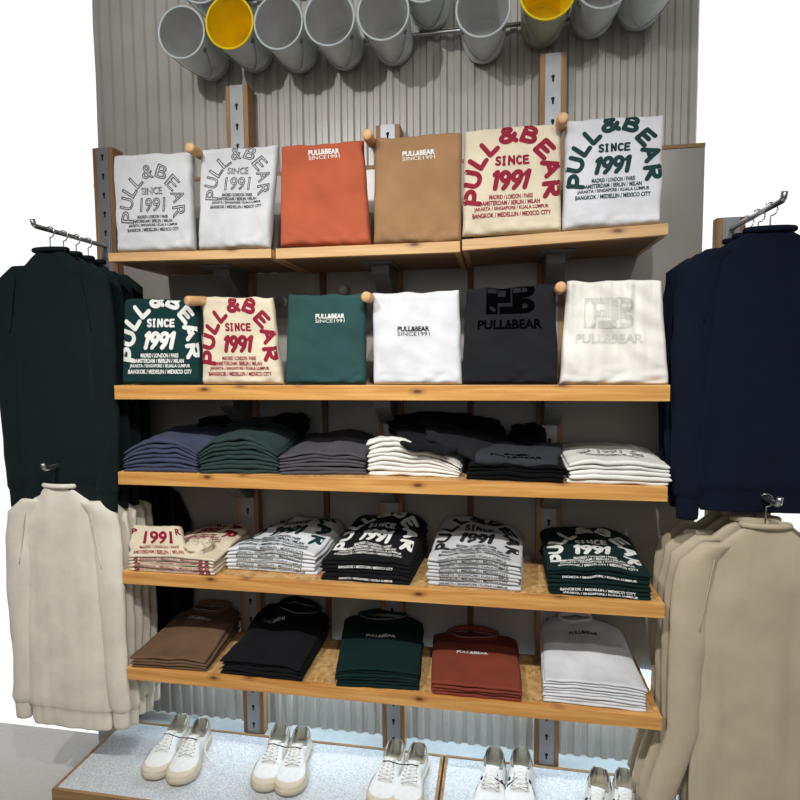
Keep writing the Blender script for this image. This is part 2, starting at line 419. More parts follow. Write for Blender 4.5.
SHELF_Z = {2: 1.638, 3: 1.3254, 4: .9571, 5: .5907}
ORD = ['top', 'second', 'third', 'fourth', 'fifth', 'sixth', 'seventh', 'bottom']
def stack(z0, fl, fr, bl, br, yb, n, hf, mat, desc, where, seed, arch=.2, backh=None, prints=None, edgeprint=None, collar=None, topmat=None, jit=.004, wr=1.0, group=None, lean=0, folds=0, cut=0, toplabel=None, sag=0):
    """n folded shirts: hf = height of the pile at its front, back corners measured at their top"""
    A = P(*fl, Z=z0); B = P(*fr, Z=z0); D = P(*bl, Y=yb); E_ = P(*br, Y=yb)
    hbl, hbr = D.z-z0, E_.z-z0
    if backh: hbl = hbr = backh
    A.y = max(A.y, -.398); B.y = max(B.y, -.398)
    q = [Vector((A.x, A.y, 0)), Vector((B.x, B.y, 0)), Vector((E_.x, yb, 0)), Vector((D.x, yb, 0))]
    W = (q[1]-q[0]).length; L = (q[3]-q[0]).length
    def H(u, v):
        a = 1-arch*abs(2*u-1)**2.2 + lean*(u-.5)
        f = hf*a*(1+.10*fbm(u*3+seed, seed, 0)*wr)
        b = (hbl*(1-u)+hbr*u)*(1-.25*abs(2*u-1)**4)
        t = v*v*(3-2*v)
        h = f*(1-t)+b*t
        h += sag*math.sin(PI*u)*math.sin(PI*v)
        h *= 1+.07*wr*fbm(u*4+seed, v*4, seed*1.7)+.035*wr*fbm(u*9+v*6, v*9, seed)
        if folds: h *= 1+folds*fbm(u*3.5+v*3, v*2.5-u*2, seed+4)
        return max(h, .02)
    objs = []
    rr = .010
    us = samples(W, rr, 22); vs = samples(L, rr, 22)
    rnd = random.Random(seed*13+1); skip = (edgeprint or {}).get('skip', ())
    for k in range(n):
        jx, jy = rnd.uniform(-jit, jit), rnd.uniform(0, jit*1.3); sw = rnd.uniform(-jit, jit)
        if k == n-1: jy = 0.001
        shrink = rnd.uniform(0, .004)
        fw = rnd.uniform(.55, 1.0)
        def pt(u, v, side, k=k, jx=jx, jy=jy, sw=sw, shrink=shrink, fw=fw):
            p = bil(q, u, v) + Vector((jx+shrink*(1-2*u)+sw*(v-.5), jy*(1-v), 0))
            # the fold line wanders a little
            p.y += .0035*fbm(u*5+k*3.1, seed, k)*(1-v) ; p.x += .003*fbm(v*5, k*2.2, seed)*(1 if u > .5 else -1)
            Hl = H(u, v); kk = edge(min(u, 1-u)*W, rr)*edge(min(v, 1-v)*L, rr*fw)
            wob = Hl/n*.30*wr*fbm(u*4+k*.9, v*4, k*1.3+seed)*(0 if k == n-1 and False else 1)
            zc = Hl*(k+.5)/n + wob; t = Hl/n*.5*(.97-.16*abs(fbm(u*5, v*3+k*2.1, seed)))
            return Vector((p.x, p.y, z0+max(zc, 0)+side*t*kk))
        m = MB(); m.grid([[pt(u, v, 1) for u in us] for v in vs]); m.grid([[pt(u, v, -1) for u in us] for v in reversed(vs)])
        lab = '%s t-shirt, %s in %s' % (desc, 'bottom one' if k == 0 else 'topmost' if k == n-1 else ORD[n-1-k]+' down', where)
        root = thing('folded_tshirt', lab, 't-shirt', (pt(.5, .5, -1)), group)
        m.build('cloth', topmat if (k == n-1 and topmat) else mat, root, merge=.0002)
        def mp(x, y, pt=pt, k=k):   # x,y in shirt widths, y=0 at the front fold going back; y<0 runs down the fold
            u = min(max(.5+x, .005), .995); s = y*W
            t = H(u, 0)/n*.5
            if s >= 0:
                p = pt(u, min(rr/L+s/L, .99), 1); return p+Vector((0, -.0004, .0013))
            ph = max(PI/2+s/(t*1.05), -1.1)
            pf = pt(u, 0, 1)
            return Vector((pf.x, pf.y+rr*(1-math.cos(ph))*.9-.0016, pf.z+t*math.sin(ph)*1.02+.0004))
        if k == n-1 and prints:
            for d, s, ox, oy, inkm, clip in prints:
                dd = Design(); dd.v = [(a*s+ox, b*s+oy) for a, b in d.v]; dd.f = d.f
                print_mesh(dd, mp, 'print', inkm, root, clip=clip, seg=.012)
        if k not in skip and edgeprint and (k != n-1 or edgeprint.get('top')):
            dd = Design(); tt = H(.5, 0)/n/W
            ln = CITIES[3 if k % 2 else 2]
            dd.put(ln, edgeprint.get('x', 0)+rnd.uniform(-.02, .02), -tt*.55, edgeprint.get('w', .74), tt*.62, weight=.03)
            if edgeprint.get('maroonblobs'):
                for xx in (-.40, .36, .43): dd.put('BEAR'[k % 4], xx, -tt*.55, .07, tt*.9, weight=.06)
            print_mesh(dd, mp, 'print', edgeprint['ink'], root, clip=(-.49, .49, -1, 1), seg=.02)
        if collar and k == n-1:
            cu, cw, cd = collar.get('u', .5), collar.get('w', .30), collar.get('d', .16)
            arc = []
            for i in range(17):
                a = PI*i/16; u = cu - cw*math.cos(a); v = .975-cd*math.sin(a)
                arc.append(pt(u, v, 1)+Vector((0, 0, .003)))
            m = MB(); m.tube(arc, .0055, 8); col = m.build('collar', topmat or mat, root)
            m = MB(); m.tube([p+Vector((0, .007, .003)) for p in arc], .002, 6); m.build('neck_tape', FB['palegrey'], col)
            arc2 = []
            for i in range(13):
                a = PI*i/12; u = cu - cw*math.cos(a); v = .975
                arc2.append(pt(u, v, 1)+Vector((0, .004*math.sin(a), .002+.016*math.sin(a)+.004*fbm(i*.9, seed, 0))))
            m = MB(); m.tube(arc2, [.006+.005*math.sin(PI*i/12) for i in range(13)], 8); m.build('back_neck', topmat or mat, root)
        objs.append(root)
    return objs, H, q, W, L
exec_order = []
# ================================================================== THE SETTING
XL, XR = -1.36, 1.03
def corrugated(name, x0, x1, z0, z1, y, pitch, amp, seams=()):
    m = MB(); prof = []
    x = x0
    while x < x1:
        for f, d in ((0, 0), (.12, 1), (.5, 1), (.62, 0)): prof.append((x+f*pitch, d))
        x += pitch
    zs = [z0]
    for s in seams: zs += [s-.0005, s+.0005]
    zs.append(z1)
    rows = []
    for j, z in enumerate(zs):
        off = -.0035*((j+1)//2 % 2)
        rows.append([(px, y-d*amp+off+.0012*fbm(px*9, z*3, 1), z) for px, d in prof])
    m.grid(rows)
    o = m.build(name, M['corr'], smooth=False, thick=.0015)
    return tag(o, kind='structure')
corrugated('wall_back', XL, XR, .15, 3.25, .012, .052, .010, (2.66, 2.93, 3.12))
pn = MB(); pn.box(XL, XR, -.03, -.003, .545, 2.455)
tag(pn.build('wall_middle', M['panel'], smooth=False), kind='structure')
tag(MB().box(XL, XR, -.034, .0, 2.455, 2.468).build('trim_1', M['trimwood'], smooth=False), kind='structure')
# plinth the shoes stand on
PZ = .15
tag(MB().box(-1.43, 1.16, -.072, .02, .0, PZ-.004).build('baseboard_back', M['ledge'], smooth=False), kind='structure')
def plinth(x0, x1, label):
    t = thing('display_plinth', label, 'platform', ((x0+x1)/2, -.28, 0))
    boxo('base_box', M['trimwood'], x0, x1, -.486, -.074, 0, PZ-.012, t)
    boxo('carpet_inlay', M['carpet'], x0+.012, x1-.012, -.474, -.086, PZ-.012, PZ-.001, t, 0)
    m = MB(); m.box(x0, x1, -.086, -.074, PZ-.012, PZ+.002); m.box(x0, x1, -.486, -.474, PZ-.012, PZ+.002)
    m.box(x0, x0+.012, -.474, -.086, PZ-.012, PZ+.002); m.box(x1-.012, x1, -.474, -.086, PZ-.012, PZ+.002)
    m.build('wooden_frame', M['trimwood'], t, smooth=False, bevel=.001)
plinth(-1.30, .112, 'long low grey-carpeted plinth holding the three left pairs of sneakers')
plinth(.118, 1.15, 'shorter low grey-carpeted plinth holding the two right pairs of sneakers')
# the shop around it (floor, ceiling, other walls behind and beside the camera)
tag(MB().box(-2.4, 2.4, -4.6, .02, -.06, 0).build('floor', M['floor'], smooth=False), kind='structure')
tag(MB().box(-2.4, 2.4, -4.6, .02, 3.42, 3.5).build('ceiling', M['ceil'], smooth=False), kind='structure')
tag(MB().box(-2.45, -2.4, -4.6, -.2, 0, 3.42).build('wall_left', M['room'], smooth=False), kind='structure')
tag(MB().box(2.4, 2.45, -4.6, -.2, 0, 3.42).build('wall_right', M['room'], smooth=False), kind='structure')
tag(MB().box(-2.45, 2.45, -4.66, -4.6, 0, 3.42).build('wall_front', M['room'], smooth=False), kind='structure')

# ------------------------------------------------------------------ slotted posts and battens
def post(x, z1, label, hz=None):
    t = thing('slotted_post', label, 'post', (x, -.05, PZ), 'slotted posts')
    m = MB(); m.box(x-.046, x-.027, -.070, -.031, PZ, z1); m.box(x+.027, x+.046, -.070, -.031, PZ, z1); m.box(x-.027, x+.027, -.062, -.031, PZ, z1)
    if z1 > 2.5: m.box(x-.046, x+.046, -.031, -.002, 2.47, z1)
    m.build('wooden_stud', M['stud'], t, smooth=False, bevel=.0008)
    m = MB(); m.box(x-.027, x+.027, -.0715, -.062, PZ, z1, 0)
    z = PZ+.045
    while z < z1-.03:
        c = [(x+.0065*math.cos(a), -.0718, z+.0065*math.sin(a)) for a in [PI*1.28+ (PI*1.44)*-k/9 for k in range(10)]]
        c = [(x+.0065*math.sin(a), -.0718, z+.0065*math.cos(a)) for a in [-2.5+5.0*k/11 for k in range(12)]]
        c += [(x+.003, -.0718, z-.019), (x-.003, -.0718, z-.019)]
        m.add(c, [tuple(range(len(c)))], 1); z += .0765
    m.build('steel_strip', [M['steel'], M['hole']], t, smooth=False)
post(-1.285, 2.60, 'slotted steel and wood post at the left end, behind the dark green garments')
post(-.692, 2.795, 'left tall slotted post rising above the pale outlined t-shirts')
post(-.092, 2.60, 'short-topped slotted post behind the camel brown t-shirt')
post(.508, 2.80, 'right tall slotted post rising between the cream and white printed t-shirts')
post(1.108, 2.20, 'slotted steel and wood post at the right end, behind the navy garments')
for px, lab in ((325.6, 'thin brown batten on the wall between the left and middle posts'), (470.5, 'thin brown batten on the wall between the middle and right posts')):
    x = P(px, 450, Y=-.04).x
    o = MB().box(x-.011, x+.011, -.046, -.031, .56, 2.44).build('wooden_batten', M['studdark'], smooth=False, bevel=.001)
    tag(o, lab, 'batten', 'thin battens')

# ------------------------------------------------------------------ shelves
SD = -.40
def bracket(t, x, z, big=True):
    m = MB(); m.box(x-.055, x+.055, -.30, -.072, z-.006, z)
    m.box(x-.032, x+.032, -.24, -.072, z-.036, z-.006)
    # tapering web down to the post
    vs = [(x-.03, -.235, z-.036), (x+.03, -.235, z-.036), (x+.03, -.072, z-.036), (x-.03, -.072, z-.036), (x-.03, -.13, z-.105), (x+.03, -.13, z-.105), (x+.03, -.072, z-.115), (x-.03, -.072, z-.115)]
    m.add(vs, [(0, 1, 2, 3), (4, 7, 6, 5), (0, 4, 5, 1), (1, 5, 6, 2), (2, 6, 7, 3), (3, 7, 4, 0)])
    m.build('bracket', M['bracket'], t, smooth=False, bevel=.001)
def shelf(x0, x1, zl, zr, label, edge_h, mats=('pine', 'osb', 'under'), posts=(), grp='wooden shelves'):
    t = thing('wooden_shelf', label, 'shelf', ((x0+x1)/2, -.2, (zl+zr)/2-edge_h), grp)
    def slab(nm, mat, xa, xb, ya, yb, top, bot, bev=.0012):
        za = zl+(zr-zl)*(xa-x0)/(x1-x0); zb = zl+(zr-zl)*(xb-x0)/(x1-x0)
        vs = [(xa, ya, za+bot), (xb, ya, zb+bot), (xb, yb, zb+bot), (xa, yb, za+bot), (xa, ya, za+top), (xb, ya, zb+top), (xb, yb, zb+top), (xa, yb, za+top)]
        MB().add(vs, [(0, 3, 2, 1), (4, 5, 6, 7), (0, 1, 5, 4), (1, 2, 6, 5), (2, 3, 7, 6), (3, 0, 4, 7)]).build(nm, M[mat], t, smooth=False, bevel=bev)
    slab('front_edge', mats[0], x0+.0, x1-.0, SD, SD+.02, 0, -edge_h)
    slab('side_edge', mats[0], x0, x0+.018, SD+.0205, -.034, 0, -edge_h); slab('side_edge', mats[0], x1-.018, x1, SD+.0205, -.034, 0, -edge_h)
    slab('shelf_board', mats[1], x0+.0185, x1-.0185, SD+.0205, -.073, -.0005, -.018, 0)
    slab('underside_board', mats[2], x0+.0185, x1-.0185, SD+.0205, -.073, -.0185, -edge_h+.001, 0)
    for x in posts: bracket(t, x, zl+(zr-zl)*(x-x0)/(x1-x0)-edge_h+.0005)
    return t
a = P(108, 253, Y=SD); b = P(271, 248.6, Y=SD); c = P(275.5, 248.5, Y=SD); d = P(460, 241, Y=SD); e = P(462, 239.5, Y=SD); g = P(668.5, 223, Y=SD)
S1 = [(a, b), (c, d), (e, g)]
shelf(a.x, b.x, a.z, b.z, 'left section of the top shelf, under two pale outlined t-shirts', .030, ('pine_pale', 'osb', 'under'), (-.692,))
shelf(c.x, d.x, c.z, d.z, 'middle section of the top shelf, under the rust and camel t-shirts', .034, ('pine_pale', 'osb', 'under'), (-.092,))
shelf(e.x, g.x, e.z, g.z, 'right section of the top shelf, tilted up to the right', .034, ('pine_pale', 'osb', 'under'), (.508,))
SX0, SX1 = -1.0345, .832
px = (-.692, -.092, .508)
shelf(SX0, SX1, SHELF_Z[2], SHELF_Z[2], 'long pine shelf second from the top, carrying six upright t-shirts', .050, posts=px)
shelf(SX0, SX1, SHELF_Z[3], SHELF_Z[3], 'long pine shelf third from the top, with six folded piles', .046, posts=px)
shelf(SX0, SX1, SHELF_Z[4], SHELF_Z[4], 'long pine shelf fourth from the top, with five piles of printed t-shirts', .046, posts=px)
shelf(SX0, SX1, SHELF_Z[5], SHELF_Z[5], 'lowest long pine shelf, just above the sneakers', .044, posts=px)

# ------------------------------------------------------------------ arms with wooden tips
def arm(tip, wall, label):
    tip, wall = Vector(tip), Vector(wall); t = thing('display_peg', label, 'peg', wall, 'pegs with wooden tips')
    d = (wall-tip).normalized(); mid = tip+d*.075
    MB().tube([mid, wall-d*.004], .0115, 12).build('metal_tube', M['whitemetal'], t)
    MB().tube([tip, tip+d*.002, tip+d*.006, tip+d*.07, mid], [.010, .0155, .0175, .0165, .0165], 14).build('wooden_tip', M['dowel'], t)
    MB().tube([wall-d*.012, wall-d*.002], .024, 16).build('wall_flange', M['whitemetal'], t)
for (x, z, xw, zw, lab) in ((-.699, 2.434, -.692, 2.434, 'wooden-tipped peg between the two pale outlined t-shirts'),
                            (-.092, 2.432, -.092, 2.432, 'wooden-tipped peg between the rust and camel t-shirts'),
                            (.507, 2.436, .508, 2.436, 'wooden-tipped peg between the cream and white printed t-shirts, top shelf'),
                            (-.729, 1.927, -.527, 1.958, 'slanting wooden-tipped peg behind the cream t-shirt on the second shelf'),
                            (-.102, 1.924, -.092, 1.93, 'wooden-tipped peg between the teal and white small-logo t-shirts'),
                            (.507, 1.937, .508, 1.94, 'wooden-tipped peg between the black and white t-shirts, second shelf')):
    arm((x, -.425, z), (xw, -.0725 if abs(xw+.527) > .01 else -.031, zw), lab)
k = P(343, 290, Y=-.05)
t = thing('wall_knob', 'round white knob on a cord above the teal t-shirt', 'knob', k)
m = MB(); m.tube([k+Vector((0, 0, a)) for a in (-.02, -.017, -.008, .004, .016, .022, .024)], [.004, .013, .021, .023, .018, .008, .002], 14); m.build('knob', M['whitemetal'], t)
MB().tube([k+Vector((-.012, .01, .02)), k+Vector((-.014, .012, .1))], .0012, 6).build('cord', M['whitemetal'], t)

# ------------------------------------------------------------------ pails along the top
RAILZ = 2.945
o = MB().tube([(-.90, -.03, RAILZ-.012), (.86, -.03, RAILZ-.012)], .008, 10).build('steel_rail', M['chrome'])
tag(o, 'thin horizontal steel rail that carries the lower row of pails', 'rail')
o = MB().tube([(-.80, -.03, RAILZ+.19), (.3, -.03, RAILZ+.19)], .008, 10).build('steel_rail', M['chrome'])
tag(o, 'thin horizontal steel rail for the upper row of pails', 'rail')
def pail(rim, base, label, inner, outer, grp):
    rim, base = Vector(rim), Vector(base); ax = (rim-base).normalized(); L = (rim-base).length
    t = thing('metal_pail', label, 'pail', base, grp)
    R1, R0_ = .0865, .073
    def ring(s, r, n=40):
        a = ax.orthogonal().normalized(); b = ax.cross(a)
        a = Vector((1, 0, 0)); a = (a-ax*a.dot(ax)).normalized(); b = ax.cross(a)
        return [base+ax*s+(a*math.cos(2*PI*k/n)+b*math.sin(2*PI*k/n))*r for k in range(n)]
    m = MB(); segs = [(0, .002), (0, R0_*.9), (.004, R0_), (.03, R0_+.001), (.032, R0_+.003), (.036, R0_+.003), (.038, R0_+.0015)]
    segs += [(s*L, R0_+(R1-R0_)*s) for s in (.3, .5, .7, .85, .97)]
    m.grid([ring(s, r) for s, r in segs], closed_u=True); shell = m.build('shell', M[outer], t)
    m = MB(); i = .0015
    segs = [(.97*L, R1-i-.0005), (.7*L, R0_+(R1-R0_)*.7-i), (.2*L, R0_+(R1-R0_)*.2-i), (.02, R0_-i), (.014, R0_*.88), (.018, R0_*.8), (.016, R0_*.6), (.019, R0_*.5), (.016, R0_*.3), (.016, .002)]
    m.grid([ring(s, r) for s, r in segs], closed_u=True); m.build('lining', M[inner], t)
    m = MB(); rr = .0042; rows = []
    for k in range(9):
        a = 2*PI*k/8; rows.append(ring(.985*L+rr*math.cos(a), R1+rr*math.sin(a)*.9+.0005))
    m.grid(rows, closed_u=True); m.build('rim', M['yellow' if inner == 'yellow' else outer], shell)
    # handle lug and wire handle folded along the lower side
    side = -1 if rim.x < .45 else 1
    for s_ in (1, -1):
        a = Vector((1, 0, 0)); a = (a-ax*a.dot(ax)).normalized(); b = ax.cross(a); 
        an = -PI/2 + s_*.95
        dn = b if b.z > 0 else -b
        dr = (a*math.cos(an)*1 + dn*math.sin(an)).normalized()
        c = base+ax*(L*.84)+dr*(R0_+(R1-R0_)*.84)
        MB().tube([c-dr*.001, c+dr*.004, c+dr*.006], [.009, .008, .003], 12).build('handle_lug', M['bracket'], t)
    c0 = None; pts = []
    for k in range(13):
        q = k/12; an = -PI/2 + .95*(1-2*q); sw = math.sin(PI*q)
        dr = (a*math.cos(an)+dn*math.sin(an)).normalized(); s = L*(.84-.62*sw)
        pts.append(base+ax*s+dr*(R0_+(R1-R0_)*s/L+.006))
    MB().tube(pts, .0018, 6).build('wire_handle', M['steel'], t)
    return t
rims = [(181, 32), (229, 22), (278, 22), (329, 18), (383, 12), (483, 8), (548, -10), (604, -22), (657, -32)]
plab = ['grey-lined pail at the left end of the row', 'yellow-lined pail second from the left', 'grey-lined pail just right of the left yellow one', 'fourth pail from the left, grey inside', 'grey pail fifth from left, right of which the row has a gap',
        'grey pail left of the right-hand yellow one', 'yellow-lined pail in the right-hand group', 'grey pail just right of the right-hand yellow one', 'grey pail at the right end of the row']
for i, ((x_, y_), lab) in enumerate(zip(rims, plab)):
    p = P(x_, y_, Y=-.26); yel = i in (1, 6)
    pail(p, (p.x-.004, -.022, p.z+.014), lab, 'yellow' if yel else 'pail_in', 'pail_olive' if i == 6 else 'pail', 'yellow-lined pails' if yel else 'grey-lined pails')
for (x_, y_), lab in (((200, -24), 'upper-row pail above the left yellow pail, cut by the photo edge'), ((423, -27), 'upper-row pail above the gap in the row')):
    p = P(x_, y_, Y=-.26); pail(p, (p.x-.004, -.022, p.z+.014), lab, 'pail_in', 'pail', 'grey-lined pails')

# ================================================================== UPRIGHT T-SHIRTS
DA, DAO, DS, DP = design_arc(), design_arc(True), design_small(), design_pb()
def quad(tl, tr, br, bl, yb=-.376, yt=-.352):
    return [P(*bl, Y=yb), P(*br, Y=yb), P(*tr, Y=yt), P(*tl, Y=yt)]
U = [
 dict(q=quad((115, 156), (193, 152), (196, 250), (119, 253)), mat=FB['palegrey'], seed=1, label='pale t-shirt at the left end of the top shelf, black outlined arched lettering', prints=[(DAO, .86, 0, -.11, INK['grey'], 'print')]),
 dict(q=quad((202, 150), (279, 146), (271, 248), (200, 250)), mat=FB['palegrey'], seed=2, label='pale outlined-letter t-shirt second from left, beside the rust one', prints=[(DAO, .88, .02, .04, INK['grey'], 'print')]),
 dict(q=quad((282, 147), (364, 141), (371, 245), (281, 247)), mat=FB['rust'], seed=3, label='rust orange t-shirt with small white chest logo on the top shelf', prints=[(DS, 1, .03, -.10, INK['white'], 'print')]),
 dict(q=quad((375, 139), (462, 133), (461, 242), (374, 245)), mat=FB['brown'], seed=4, label='camel brown t-shirt with small white chest logo on the top shelf', prints=[(DS, 1, .02, -.22, INK['white'], 'print')]),
 dict(q=quad((465, 131), (560, 124), (561, 232), (462, 237)), mat=FB['cream'], seed=5, label='cream t-shirt with maroon arched lettering on the top shelf', prints=[(DA, 1.02, 0, .05, INK['maroon'], 'print')]),
 dict(q=quad((565, 122), (663.5, 115), (659.5, 224), (562, 231)), mat=FB['white'], seed=6, label='white t-shirt with dark green arched lettering at the right end of the top shelf', prints=[(DA, .98, .0, .06, INK['green'], 'print')]),
 dict(q=quad((127, 299), (199, 299), (203, 384), (124, 384)), mat=FB['green'], seed=7, label='dark green t-shirt with white arched lettering, left end of second shelf', prints=[(DA, 1.05, .0, .14, INK['white'], 'print')]),
 dict(q=quad((204, 297), (273, 297), (284, 384), (204, 384)), mat=FB['cream'], seed=8, label='cream t-shirt with maroon arched lettering on the second shelf', prints=[(DA, 1.02, .0, .05, INK['maroon'], 'print')]),
 dict(q=quad((289, 295), (367, 293.5), (366, 384), (286, 384)), mat=FB['teal'], seed=9, label='teal green t-shirt with small white chest logo on the second shelf', prints=[(DS, 1, .06, -.27, INK['white'], 'print')]),
 dict(q=quad((373, 293), (459, 291), (462, 384), (374, 384)), mat=FB['white'], seed=10, label='white t-shirt with small black chest logo on the second shelf', prints=[(DS, .98, -.02, -.42, INK['black'], 'print')]),
 dict(q=quad((466, 288.5), (555.5, 285), (558, 384), (462, 384)), mat=FB['ashblack'], seed=11, label='black t-shirt with tonal black monogram on the second shelf', prints=[(DP, 1.0, .0, .03, INK['ghost'], 'print')]),
 dict(q=quad((567, 281), (661, 281), (668, 384), (559, 384)), mat=FB['warmwhite'], seed=12, wr=.0085, gather=True, label='creased white t-shirt with faint monogram, right end of second shelf', prints=[(DP, .92, -.05, -.17, INK['pale'], 'print')]),
]
for s in U: upright_tee(s)

# ================================================================== FOLDED PILES
Z3, Z4, Z5 = SHELF_Z[3], SHELF_Z[4], SHELF_Z[5]
stack(Z3, (119, 473), (197, 473), (165, 424), (252, 420), -.06, 7, .118, FB['navy'], 'slate blue folded', 'the leftmost third-shelf pile', 21, arch=.42, group='slate blue pile', wr=1.3)
stack(Z3, (198, 474), (278, 474), (228, 418), (306, 416), -.06, 8, .130, FB['forest'], 'dark green folded', 'the pile beside slate blue', 22, arch=.40, group='third shelf dark green pile', wr=1.3)
stack(Z3, (278, 475), (366, 475), (300, 433), (374, 427), -.06, 6, .085, FB['charcoal'], 'charcoal grey folded', 'third-shelf pile beside the off-white', 23, arch=.25, group='charcoal pile', wr=1.3)
SD_ = stack(Z3, (367, 476), (460, 478), (385, 440), (470, 450), -.06, 8, .125, FB['offwhite'], 'off-white folded', 'the pile half covered by black', 24, arch=.35, lean=-.55, group='off-white pile', wr=1.3, backh=.10)
stack(Z3, (468, 480), (567, 484), (480, 448), (560, 440), -.06, 4, .060, FB['jetblack'], 'black folded', 'the third-shelf black pile', 25, arch=.12, group='third shelf black pile', wr=1.2, jit=.008)
stack(Z3, (568, 484), (676, 490), (556, 440), (650, 444), -.06, 5, .078, FB['offwhite'], 'white folded', 'the rightmost third-shelf pile', 26, arch=.15, group='third shelf white pile', wr=.9,
      prints=[(DAO, .70, -.02, .88, INK['purple'], (-.45, .45, .22, .52))], jit=.006)

EP = lambda c, **k: dict(ink=INK[c], **k)
stack(Z4, (124, 574), (214, 577), (195, 527), (252, 519), -.06, 5, .070, FB['cream'], 'cream maroon-printed folded', 'the leftmost fourth-shelf pile', 31, arch=.12, group='cream printed pile', edgeprint=EP('maroon', maroonblobs=True), wr=1.2, jit=.007, prints=[(DA, .9, .0, 1.25, INK['maroon'], (-.46, .46, .1, .95))])
stack(Z4, (226, 570), (316, 576), (268, 520), (345, 515), -.06, 6, .098, FB['white'], 'white green-printed folded', 'the fourth-shelf pile beside cream', 32, arch=.2, group='white printed pile', edgeprint=EP('green', top=True), wr=1.1, prints=[(DA, 1.0, 0, .98, INK['green'], (-.46, .46, 0, .95))])
stack(Z4, (320, 580), (410, 586), (352, 513), (428, 512), -.06, 6, .088, FB['black'], 'black white-printed folded', 'the middle fourth-shelf pile', 33, arch=.15, group='black printed pile', edgeprint=EP('white', w=.6, skip=(1, 2, 4)), prints=[(DA, 1.0, 0, 1.02, INK['white'], (-.46, .46, 0, 1.05))])
stack(Z4, (427, 585), (521, 592), (440, 511), (524, 527), -.06, 7, .108, FB['palegrey'], 'light grey black-printed folded', 'the fourth-shelf pile beside black', 34, arch=.15, group='grey printed pile', edgeprint=EP('black', top=True), prints=[(DA, 1.0, 0, 1.0, INK['blackgrey'], (-.46, .46, 0, 1.05))], wr=1.1)
stack(Z4, (548, 595), (652, 602), (540, 523), (632, 530), -.06, 7, .098, FB['bottle'], 'dark green white-printed folded', 'the rightmost fourth-shelf pile', 35, arch=.12, group='green printed pile', edgeprint=EP('white', skip=(2, 3, 5)), prints=[(DA, 1.0, 0, .98, INK['white'], (-.46, .46, 0, 1.0))])

DC = design_chest()
stack(Z5, (130, 668), (206, 673), (182, 607), (240, 604), -.06, 4, .050, FB['taupe'], 'brown folded', 'the leftmost lowest-shelf pile', 41, arch=.15, group='brown pile', prints=[(DC, 1, .02, .76, INK['white'], None)], collar=dict(u=.55), jit=.007, wr=1.2)
stack(Z5, (220, 675), (302, 684), (263, 600), (330, 606), -.06, 5, .066, FB['black'], 'black folded', 'the lowest-shelf pile beside brown', 42, arch=.2, group='lowest shelf black pile', prints=[(DC, .9, -.14, .66, INK['white'], None)], collar=dict(u=.58, w=.30, d=.22), wr=1.7, jit=.007)
stack(Z5, (334, 690), (419, 691), (343, 613), (423, 616), -.06, 6, .075, FB['bottle'], 'dark green folded', 'the middle lowest-shelf pile', 43, arch=.2, group='lowest shelf green pile', prints=[(DC, 1, .0, .62, INK['white'], None)], collar=dict(u=.5), wr=1.0)
stack(Z5, (429, 704), (523, 708), (434, 630), (518, 635), -.06, 4, .052, FB['rustred'], 'brick red folded', 'the lowest-shelf pile beside white', 44, arch=.1, group='brick red pile', prints=[(DC, 1, -.03, .60, INK['white'], None)], collar=dict(u=.48), wr=.9, jit=.009)
stack(Z5, (543, 702), (647, 713), (540, 613), (622, 622), -.06, 8, .085, FB['white'], 'white folded', 'the rightmost lowest-shelf pile', 45, arch=.12, group='lowest shelf white pile', prints=[(DC, .95, -.02, .66, INK['black'], None)], collar=dict(u=.42, w=.2, d=.1), wr=.9, jit=.004)

# crumpled shirts thrown on the piles, and black stand-ins for shade
def crumple(name, label, cen, rad, mat, seed, amp=.22, pr=None, flat=1.0, drape=None, cat='t-shirt'):
    cen = Vector(cen); t = thing(name, label, cat, (cen.x, cen.y, cen.z-rad[2]))
    rows = []
    for j in range(33):
        th = PI*j/32; row = []
        for i in range(56):
            ph = 2*PI*i/56
            d = Vector((math.sin(th)*math.cos(ph), math.sin(th)*math.sin(ph), math.cos(th)))
            sx = [math.copysign(abs(c)**.75, c) for c in d]
            k = 1+amp*fbm(d.x*1.6+seed, d.y*1.6, d.z*2.2)+amp*.45*fbm(d.x*4+seed, d.y*5, d.z*6+seed)+amp*.3*(1-abs(fbm(d.x*5+seed, d.y*3, d.z*7))*3)
            p = Vector((sx[0]*rad[0], sx[1]*rad[1], sx[2]*rad[2]))*k
            if p.z < -rad[2]*flat: p.z = -rad[2]*flat
            p += cen
            if drape: p = drape(p)
            row.append(p)
        rows.append(row)
    m = MB(); m.grid(rows, closed_u=True); m.build('cloth', mat, t, merge=.0003); return t
